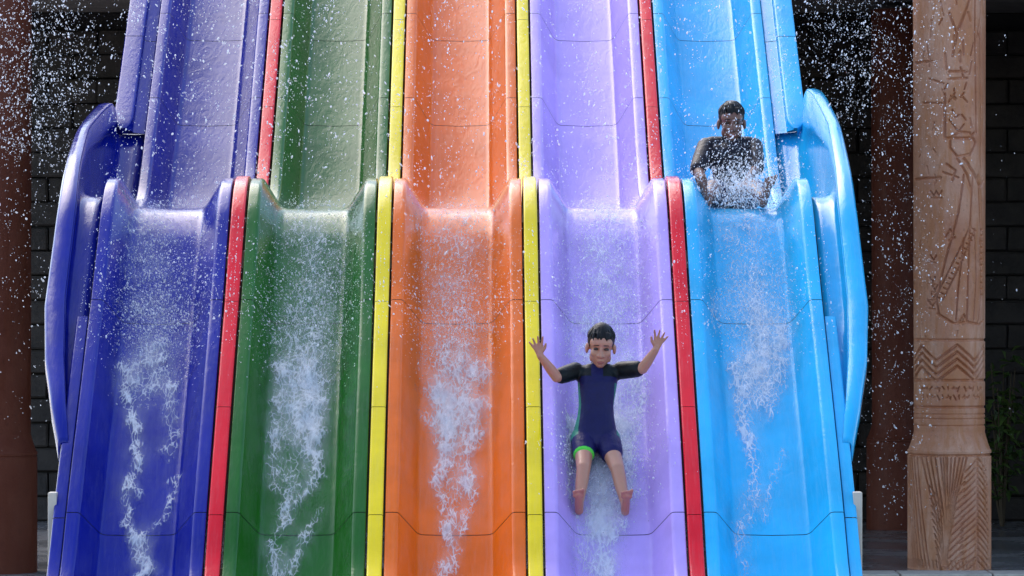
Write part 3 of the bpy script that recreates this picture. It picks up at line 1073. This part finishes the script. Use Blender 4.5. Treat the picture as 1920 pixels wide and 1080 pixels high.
for sh, el, wr, hd, sd in ((s2L, e2L, w2L, (.2, -.7, -.35), (1, .2, 0)), (s2R, e2R, w2R, (-.25, -.8, -.25), (-1, .2, 0))):
    B.chain([sh, sh.lerp(el, .5), el], [.044, .038, .031])
    B.chain([el, el.lerp(wr, .35), wr], [.031, .029, .020])
    hand(B, wr, hd, sd, .95, .18, .5, Vector((0, -.3, -1)))
fz = lambda y, n: Vector(surf(0, s_of_y(y), FLOOR + n))
for sx, kx, ax in ((-.07, -.115, -.155), (.07, .110, .150)):
    hp = pel2 + EX * sx
    kn = fz(2.78, .12) + EX * (1.552 + kx)
    an = fz(2.545, .06) + EX * (1.552 + ax)
    B.chain([hp, hp.lerp(kn, .5), kn], [.076, .066, .048])
    B.chain([kn, kn.lerp(an, .35), an], [.046, .046, .029])
    hl = an + Vector((0, -.018, -.032))
    toe = an + Vector((math.copysign(.045, ax), -.035, .115))
    foot(B, an, hl, toe, EX, 1.0)
kid = B.build('person', [M['skin2']], .004, 5, O2)
tag(kid, 'child in dark wet shirt sitting on the sky blue lane behind a burst of water', 'person', 'children riding the slide')
face_parts(kid, HP2, HR2, 1.04, O2)
hair_part(kid, hc2, HR2, 1.04, O2, .002)
W = Blob()
W.chain([pel2, U_(0, .12), U_(0, .25)], [.101, .098, .108]); W.cap(U_(-.05, .04), U_(.05, .04), .088)
W.cap(U_(-.062, .26), U_(.062, .26), .087); W.cap(U_(-.102, .325), U_(.102, .325), .056)
for sh, el in ((s2L, e2L), (s2R, e2R)):
    W.chain([sh, sh.lerp(el, .5), sh.lerp(el, .97)], [.056, .053, .046])
W.build('shirt', [M['darktee']], .004, 5, O2, kid)
W = Blob()
for sx, kx in ((-.07, -.115), (.07, .135)):
    hp = pel2 + EX * sx; kn = fz(2.78, .12) + EX * (1.552 + kx)
    W.chain([hp, hp.lerp(kn, .45), hp.lerp(kn, .8)], [.087, .080, .070])
W.cap(pel2 - EX * .04, pel2 + EX * .04, .096)
W.build('shorts', [M['navy']], .004, 4, O2, kid)

# ------------------------------------------------------------------ foam on the lanes
def xpix_to_u(px, row, lane_x, lo=-.3, hi=2.5):
    s = s_at_row(row, lo, hi, FLOOR)
    y = surf(0, s, FLOOR)[1]
    return .124 + (px - 900) * (y + 20) / FPX - lane_x, s
veils = []
def foam_lane(key, lane_x, strokes, s0, s1, seed, base_amount=.0):
    us = np.linspace(-.262, .262, 43); ss = np.arange(s0, s1, .0125)
    U0, S0_ = np.meshgrid(us, ss)
    rw = np.random.default_rng(seed + 50)
    wu = np.zeros_like(U0); wa = np.zeros_like(U0)
    for _ in range(14):
        kx, ky, ph, am = rw.normal(0, 22), rw.normal(0, 30), rw.uniform(0, 6.28), rw.uniform(.3, 1)
        wu += am * np.sin(U0 * kx + S0_ * ky + ph)
        wa += am * np.sin(U0 * kx * 1.7 - S0_ * ky * .8 + ph * 2)
    U, S = U0 + .0052 * wu, S0_
    D = np.zeros_like(U)
    for (pts, w0, w1, amp) in strokes:
        q = [xpix_to_u(px, py, lane_x) for px, py in pts]
        best = np.zeros_like(U)
        n = len(q) - 1
        for i in range(n):
            (x1, y1), (x2, y2) = q[i], q[i + 1]
            dx, dy = x2 - x1, y2 - y1
            t = np.clip(((U - x1) * dx + (S - y1) * dy) / (dx * dx + dy * dy + 1e-9), 0, 1)
            w = w0 * 1.25 + .006 + (w1 - w0) * 1.25 * (i + t) / n
            a = amp[0] + (amp[1] - amp[0]) * (i + t) / n
            d = np.hypot((U - x1 - t * dx), (S - y1 - t * dy) * .75)
            best = np.maximum(best, a * np.exp(-(d / w) ** 2))
        D = np.maximum(D, best) + .18 * np.minimum(D, best)
    U, S = U0, S0_
    D = np.clip(D * (.90 + .085 * wa), 0, 1.1)
    D *= np.clip((.258 - np.abs(U)) / .03, 0, 1)
    V = np.where(np.abs(U) < .186, FLOOR, FLOOR + (np.abs(U) - .186) / .102 * .165)
    # uneven, lumpy thickness of the running water
    r = np.random.default_rng(seed)
    N = np.zeros_like(U)
    for _ in range(26):
        kx, ky, ph = r.normal(0, 45), r.normal(0, 26), r.uniform(0, 6.28)
        N += np.sin(U * kx + S * ky + ph)
    N = N / 5.0
    Hh = .007 + .010 * np.clip(D, 0, 1) * (1 + .75 * N)
    y, z, ny, nz = prof(S)
    X = lane_x + U; v = V + np.maximum(Hh, .005)
    P = np.stack([X, y + v * ny, z + v * nz], -1).reshape(-1, 3)
    nr, nc = U.shape
    i = np.arange(nr - 1)[:, None] * nc; j = np.arange(nc - 1)[None, :]
    F = np.stack([i + j, i + j + 1, i + nc + j + 1, i + nc + j], -1).reshape(-1, 4)
    Df = D.reshape(-1)
    F = F[(Df[F].max(1) > .04)]
    o = mesh_obj('foam', P, F, M['foam'], None, True)
    veils.append((key, lane_x, U, S, V, D, N, F))
    at = o.data.attributes.new('foam', 'FLOAT', 'POINT')
    at.data.foreach_set('value', Df.astype(np.float32))
    bm = bmesh.new(); bm.from_mesh(o.data)
    bmesh.ops.delete(bm, geom=[v for v in bm.verts if not v.link_faces], context='VERTS')
    bm.to_mesh(o.data); bm.free()
    tag(o, 'white foaming water streaming down the %s lane' % LNAME[key], 'water', None, 'stuff')
    return o
S0, S1 = s_of_y(-.6), s_of_y(2.62)
foam_lane('blue', -1.6, [
    ([(290, 600), (285, 660), (270, 720)], .13, .10, (.34, .62)), ([(235, 690), (240, 740), (252, 800)], .030, .022, (.75, .85)),
    ([(252, 790), (258, 850), (248, 910), (262, 930)], .020, .016, (.85, .75)), ([(240, 900), (236, 960), (250, 1010), (268, 1070)], .014, .022, (.70, .85)),
    ([(330, 900), (322, 950), (296, 985), (262, 1005)], .014, .014, (.62, .70)), ([(300, 680), (320, 740), (325, 820), (318, 860)], .05, .02, (.60, .45)),
    ([(268, 400), (280, 480), (280, 560)], .16, .14, (.36, .30)), ([(262, 1010), (274, 1060), (270, 1085)], .03, .03, (.75, .8))], S0, S1, 1)
foam_lane('green', -.8, [
    ([(575, 640), (570, 720), (560, 800)], .135, .085, (.55, .90)), ([(580, 700), (585, 780), (590, 850)], .07, .04, (.95, .80)),
    ([(530, 690), (525, 780), (512, 860), (515, 920)], .045, .02, (.80, .62)), ([(590, 830), (600, 890), (570, 930), (540, 960)], .03, .016, (.75, .72)),
    ([(538, 930), (535, 980), (515, 1020), (520, 1085)], .024, .03, (.80, .80)), ([(600, 960), (570, 1020), (545, 1075)], .015, .02, (.62, .66)),
    ([(470, 600), (465, 640)], .07, .05, (.58, .45)), ([(590, 420), (585, 520), (580, 600)], .16, .15, (.42, .40)), ([(560, 860), (545, 930)], .07, .05, (.42, .38))], S0, S1, 2)
foam_lane('orange', 0., [
    ([(850, 620), (850, 710), (850, 790)], .15, .105, (.40, .88)), ([(825, 720), (835, 800), (845, 870)], .06, .035, (.88, .70)),
    ([(895, 700), (895, 780), (880, 850), (875, 930)], .05, .025, (.80, .66)), ([(840, 850), (820, 920), (850, 970), (838, 1010)], .03, .018, (.70, .72)),
    ([(838, 990), (850, 1040), (832, 1085)], .028, .035, (.80, .74)), ([(885, 900), (880, 960), (862, 1000)], .03, .03, (.58, .62)),
    ([(850, 410), (850, 500), (850, 600)], .18, .15, (.42, .36)), ([(855, 860), (860, 960)], .08, .07, (.44, .38))], S0, S1, 3)
foam_lane('purple', .8, [
    ([(1126, 835), (1126, 930), (1130, 1000)], .062, .050, (1.25, 1.2)), ([(1130, 980), (1136, 1040), (1130, 1085)], .045, .055, (1.1, .95)),
    ([(1185, 680), (1185, 760), (1175, 850)], .065, .05, (.72, .66)), ([(1120, 620), (1130, 720), (1130, 800)], .15, .13, (.62, .66)),
    ([(1072, 800), (1068, 860), (1066, 920), (1078, 970)], .04, .03, (.95, .75)), ([(1165, 790), (1172, 850), (1180, 930)], .045, .03, (.95, .7)), ([(1140, 400), (1140, 480), (1140, 560)], .17, .16, (.50, .46)),
    ([(1150, 850), (1165, 920), (1160, 985)], .05, .03, (.75, .66)), ([(1090, 1000), (1100, 1060)], .05, .06, (.5, .42))], S0, S1, 4)
foam_lane('sky', 1.6, [
    ([(1425, 590), (1425, 670), (1415, 750)], .125, .075, (.62, .80)), ([(1378, 690), (1390, 760), (1402, 830)], .028, .022, (.78, .75)),
    ([(1402, 800), (1412, 880), (1420, 930)], .022, .018, (.72, .55)), ([(1462, 620), (1466, 700), (1440, 780)], .04, .03, (.66, .50)),
    ([(1410, 920), (1390, 1000), (1400, 1075)], .03, .035, (.55, .45)), ([(1400, 420), (1410, 500), (1420, 580)], .16, .15, (.42, .46)),
    ([(1340, 585), (1330, 630)], .06, .05, (.5, .42)), ([(1430, 980), (1450, 900), (1470, 850)], .016, .016, (.42, .5))], S0, S1, 5)

# soft layers of flying water over the foam
def box_blur(a, r):
    for ax in (0, 1):
        p = np.pad(a, [(r, r) if i == ax else (0, 0) for i in (0, 1)], mode='edge')
        c = np.cumsum(np.insert(p, 0, 0, axis=ax), axis=ax)
        n = 2 * r + 1
        a = (np.take(c, range(n, c.shape[ax]), ax) - np.take(c, range(0, c.shape[ax] - n), ax)) / n
    return a
for key, lane_x, U, S, V, D, N, F in veils:
    allP, allF, allD = [], [], []
    for q, (h, amp) in enumerate(((.024, 1.0), (.055, .7))):
        Dv = box_blur(box_blur(D, 4), 4) * amp * 1.15
        Dv *= np.clip((.258 - np.abs(U)) / .06, 0, 1)
        v = V + h + .009 * N
        y, z, ny, nz = prof(S)
        P = np.stack([lane_x + U, y + v * ny, z + v * nz], -1).reshape(-1, 3)
        nr, nc = U.shape
        i = np.arange(nr - 1)[:, None] * nc; j = np.arange(nc - 1)[None, :]
        Fq = np.stack([i + j, i + j + 1, i + nc + j + 1, i + nc + j], -1).reshape(-1, 4)
        Fq = Fq[Dv.reshape(-1)[Fq].max(1) > .06]
        allF.append(Fq + q * P.shape[0]); allP.append(P); allD.append(Dv.reshape(-1))
    o = mesh_obj('spray_veil', np.concatenate(allP), np.concatenate(allF), M['veil'], None, True)
    o.data.attributes.new('foam', 'FLOAT', 'POINT').data.foreach_set('value', np.concatenate(allD).astype(np.float32))
    bm = bmesh.new(); bm.from_mesh(o.data)
    bmesh.ops.delete(bm, geom=[v for v in bm.verts if not v.link_faces], context='VERTS')
    bm.to_mesh(o.data); bm.free()
    tag(o, 'soft white veil of flying water over the %s lane' % LNAME[key], 'water', None, 'stuff')

# ------------------------------------------------------------------ spray droplets
_ib = bmesh.new(); bmesh.ops.create_icosphere(_ib, subdivisions=1, radius=1)
DV = np.array([v.co[:] for v in _ib.verts]); DF = np.array([[v.index for v in f.verts] for f in _ib.faces]); _ib.free()
def droplets(name, P, rad, label, stretch=2.6):
    n = len(P)
    ph = np.sin(P[:, 0] * 9 + 1.3) + np.sin(P[:, 2] * 7 + P[:, 1] * 3)
    ax = np.stack([.55 * ph, -.4 + 0 * ph, 1.1 + 0 * ph], 1) + rng.normal(0, .38, (n, 3)); ax /= np.linalg.norm(ax, axis=1)[:, None]
    st = 1 + rng.random(n) ** 2 * stretch
    base = DV[None] * (.88 * rad * st ** -.35)[:, None, None]
    along = (base * ax[:, None, :]).sum(-1, keepdims=True)
    base = base + along * ax[:, None, :] * (st - 1)[:, None, None]
    V = (P[:, None, :] + base).reshape(-1, 3)
    F = (DF[None] + (np.arange(n) * len(DV))[:, None, None]).reshape(-1, 3)
    me = bpy.data.meshes.new(name)
    me.vertices.add(len(V)); me.vertices.foreach_set('co', V.ravel())
    me.loops.add(F.size); me.loops.foreach_set('vertex_index', F.ravel().astype(np.int32))
    me.polygons.add(len(F)); me.polygons.foreach_set('loop_start', np.arange(0, F.size, 3, dtype=np.int32))
    me.polygons.foreach_set('loop_total', np.full(len(F), 3, np.int32))
    me.update(calc_edges=True)
    me.polygons.foreach_set('use_smooth', [True] * len(me.polygons))
    cl = np.repeat(np.clip(rng.random(n) * .85, .05, .8), len(DV)).astype(np.float32)
    me.attributes.new('clear', 'FLOAT', 'POINT').data.foreach_set('value', cl)
    me.materials.append(M['drop'])
    o = bpy.data.objects.new(name, me)
    link(o)
    tag(o, label, 'water', None, 'stuff')
    return o
def radii(n, med=.0026, sig=.45, lo=.001, hi=.0085):
    return np.clip(np.exp(rng.normal(math.log(med), sig, n)), lo, hi)
def clumps(n, lo, hi, per=14, spread=(.07, .10, .09)):
    """clumpy scatter in a box"""
    k = max(1, n // per)
    c = lo + (hi - lo) * rng.random((k, 3))
    idx = rng.integers(0, k, n)
    w = (rng.random(k) ** 1.5 * 1.6 + .25)
    return c[idx] + rng.normal(0, 1, (n, 3)) * np.array(spread) * w[idx][:, None]
A = np.array
# spray off the crest, lane by lane
for key, x, amount in (('blue', -1.6, 3600), ('green', -.8, 3300), ('orange', 0., 3000), ('purple', .8, 2500), ('sky', 1.6, 1900)):
    # low splash over the falling slope, close to the surface
    n1 = int(amount * 2.0)
    row = np.where(rng.random(n1) < .55, rng.normal(610, 55, n1), rng.normal(490, 85, n1)); row = np.clip(row, 340, 820)
    tab_s = np.linspace(s_of_y(.2), s_of_y(2.66), 400); tab_r = pixrow(tab_s, FLOOR)
    o_ = np.argsort(tab_r)
    s = np.interp(row, tab_r[o_], tab_s[o_])
    u = np.clip(rng.normal(0, .17, n1), -.39, .39)
    hgt = .008 + np.abs(rng.normal(0, .07, n1)) * rng.random(n1)
    y, z, ny, nz = prof(s)
    v = np.maximum(FLOOR, np.where(np.abs(u) > .186, FLOOR + (np.abs(u) - .186) / .102 * .165, FLOOR)); v = np.minimum(v, .012)
    P1 = np.stack([x + u, y + (v + hgt) * ny, z + (v + hgt) * nz], 1)
    # tall spray in the air above the hump
    n2 = int(amount * .75)
    P2 = clumps(n2, A([x - .40, 2.3, CAMZ + .55]), A([x + .40, 4.4, CAMZ + 2.3]), 16)
    keepz = P2[:, 2] > np.interp(P2[:, 1], _c[:, 0], _c[:, 1]) - .1
    P2 = P2[keepz]
    P = np.concatenate([P1, P2])
    droplets('spray', P, np.concatenate([radii(n1, .0017, .55), radii(len(P2), .0022, .6)]), 'spray of white water droplets over the %s lane' % LNAME[key])
# spray flung off both sides
PL = np.concatenate([clumps(6500, A([-3.05, 3.2, CAMZ + .75]), A([-2.25, 5.4, CAMZ + 2.1]), 12, (.07, .1, .08)),
                     clumps(700, A([-3.3, 2.5, CAMZ - .9]), A([-2.25, 5.0, CAMZ + .8]), 8),
                     clumps(420, A([-2.9, 2.2, CAMZ - .1]), A([-2.3, 3.2, CAMZ + .5]), 10)])
droplets('spray', PL, radii(len(PL), .0022, .6), 'spray of droplets against the dark wall left of the blue lane')
PR = np.concatenate([clumps(2600, A([2.15, 3.6, CAMZ + .9]), A([2.65, 6.0, CAMZ + 2.1]), 12, (.06, .1, .07)),
                     clumps(2100, A([2.5, 3.0, CAMZ - .2]), A([2.95, 6.0, CAMZ + 2.1]), 9, (.06, .1, .08)),
                     clumps(1000, A([2.35, 2.0, CAMZ - 1.3]), A([2.75, 5.0, CAMZ + .3]), 7, (.06, .1, .08)),
                     clumps(90, A([3.0, 3.0, CAMZ - 1.0]), A([3.8, 6.0, CAMZ + 1.8]), 3)])
droplets('spray', PR, radii(len(PR), .0020, .6), 'spray of droplets beside the sky blue lane and the carved column')
# burst round the child on the crest
n = 5200
P = A([pel2.x + .02, 2.52, CAMZ + .56])[None] + rng.normal(0, 1, (n, 3)) * A([.150, .10, .080])[None]
P2 = A([pel2.x + .15, 2.5, CAMZ + .60])[None] + rng.normal(0, 1, (700, 3)) * A([.10, .12, .13])[None]
P3 = A([pel2.x, 2.62, CAMZ + .80])[None] + rng.normal(0, 1, (420, 3)) * A([.10, .06, .12])[None]
P = np.concatenate([P, P2, P3])
fl = np.interp(P[:, 1], _c[:, 0], _c[:, 1]) + FLOOR + .01
P = P[(P[:, 2] > fl)]
droplets('splash', P, radii(len(P), .0024, .55), 'burst of white water in front of the child on the crest')
# wash round the boy
n = 3600
sv = rng.normal(0, .20, n) + sb - .08
uu = rng.normal(-.03, .13, n)
hh = np.abs(rng.normal(0, .035, n)) + .006
y, z, ny, nz = prof(sv)
vv = np.where(np.abs(uu) > .186, FLOOR + (np.abs(uu) - .186) / .102 * .165, FLOOR); vv = np.minimum(vv, .01)
P = np.stack([.8 + uu, y + (vv + hh) * ny, z + (vv + hh) * nz], 1)
droplets('splash', P, radii(len(P), .0019, .55), 'splashing water round the child on the purple lane')
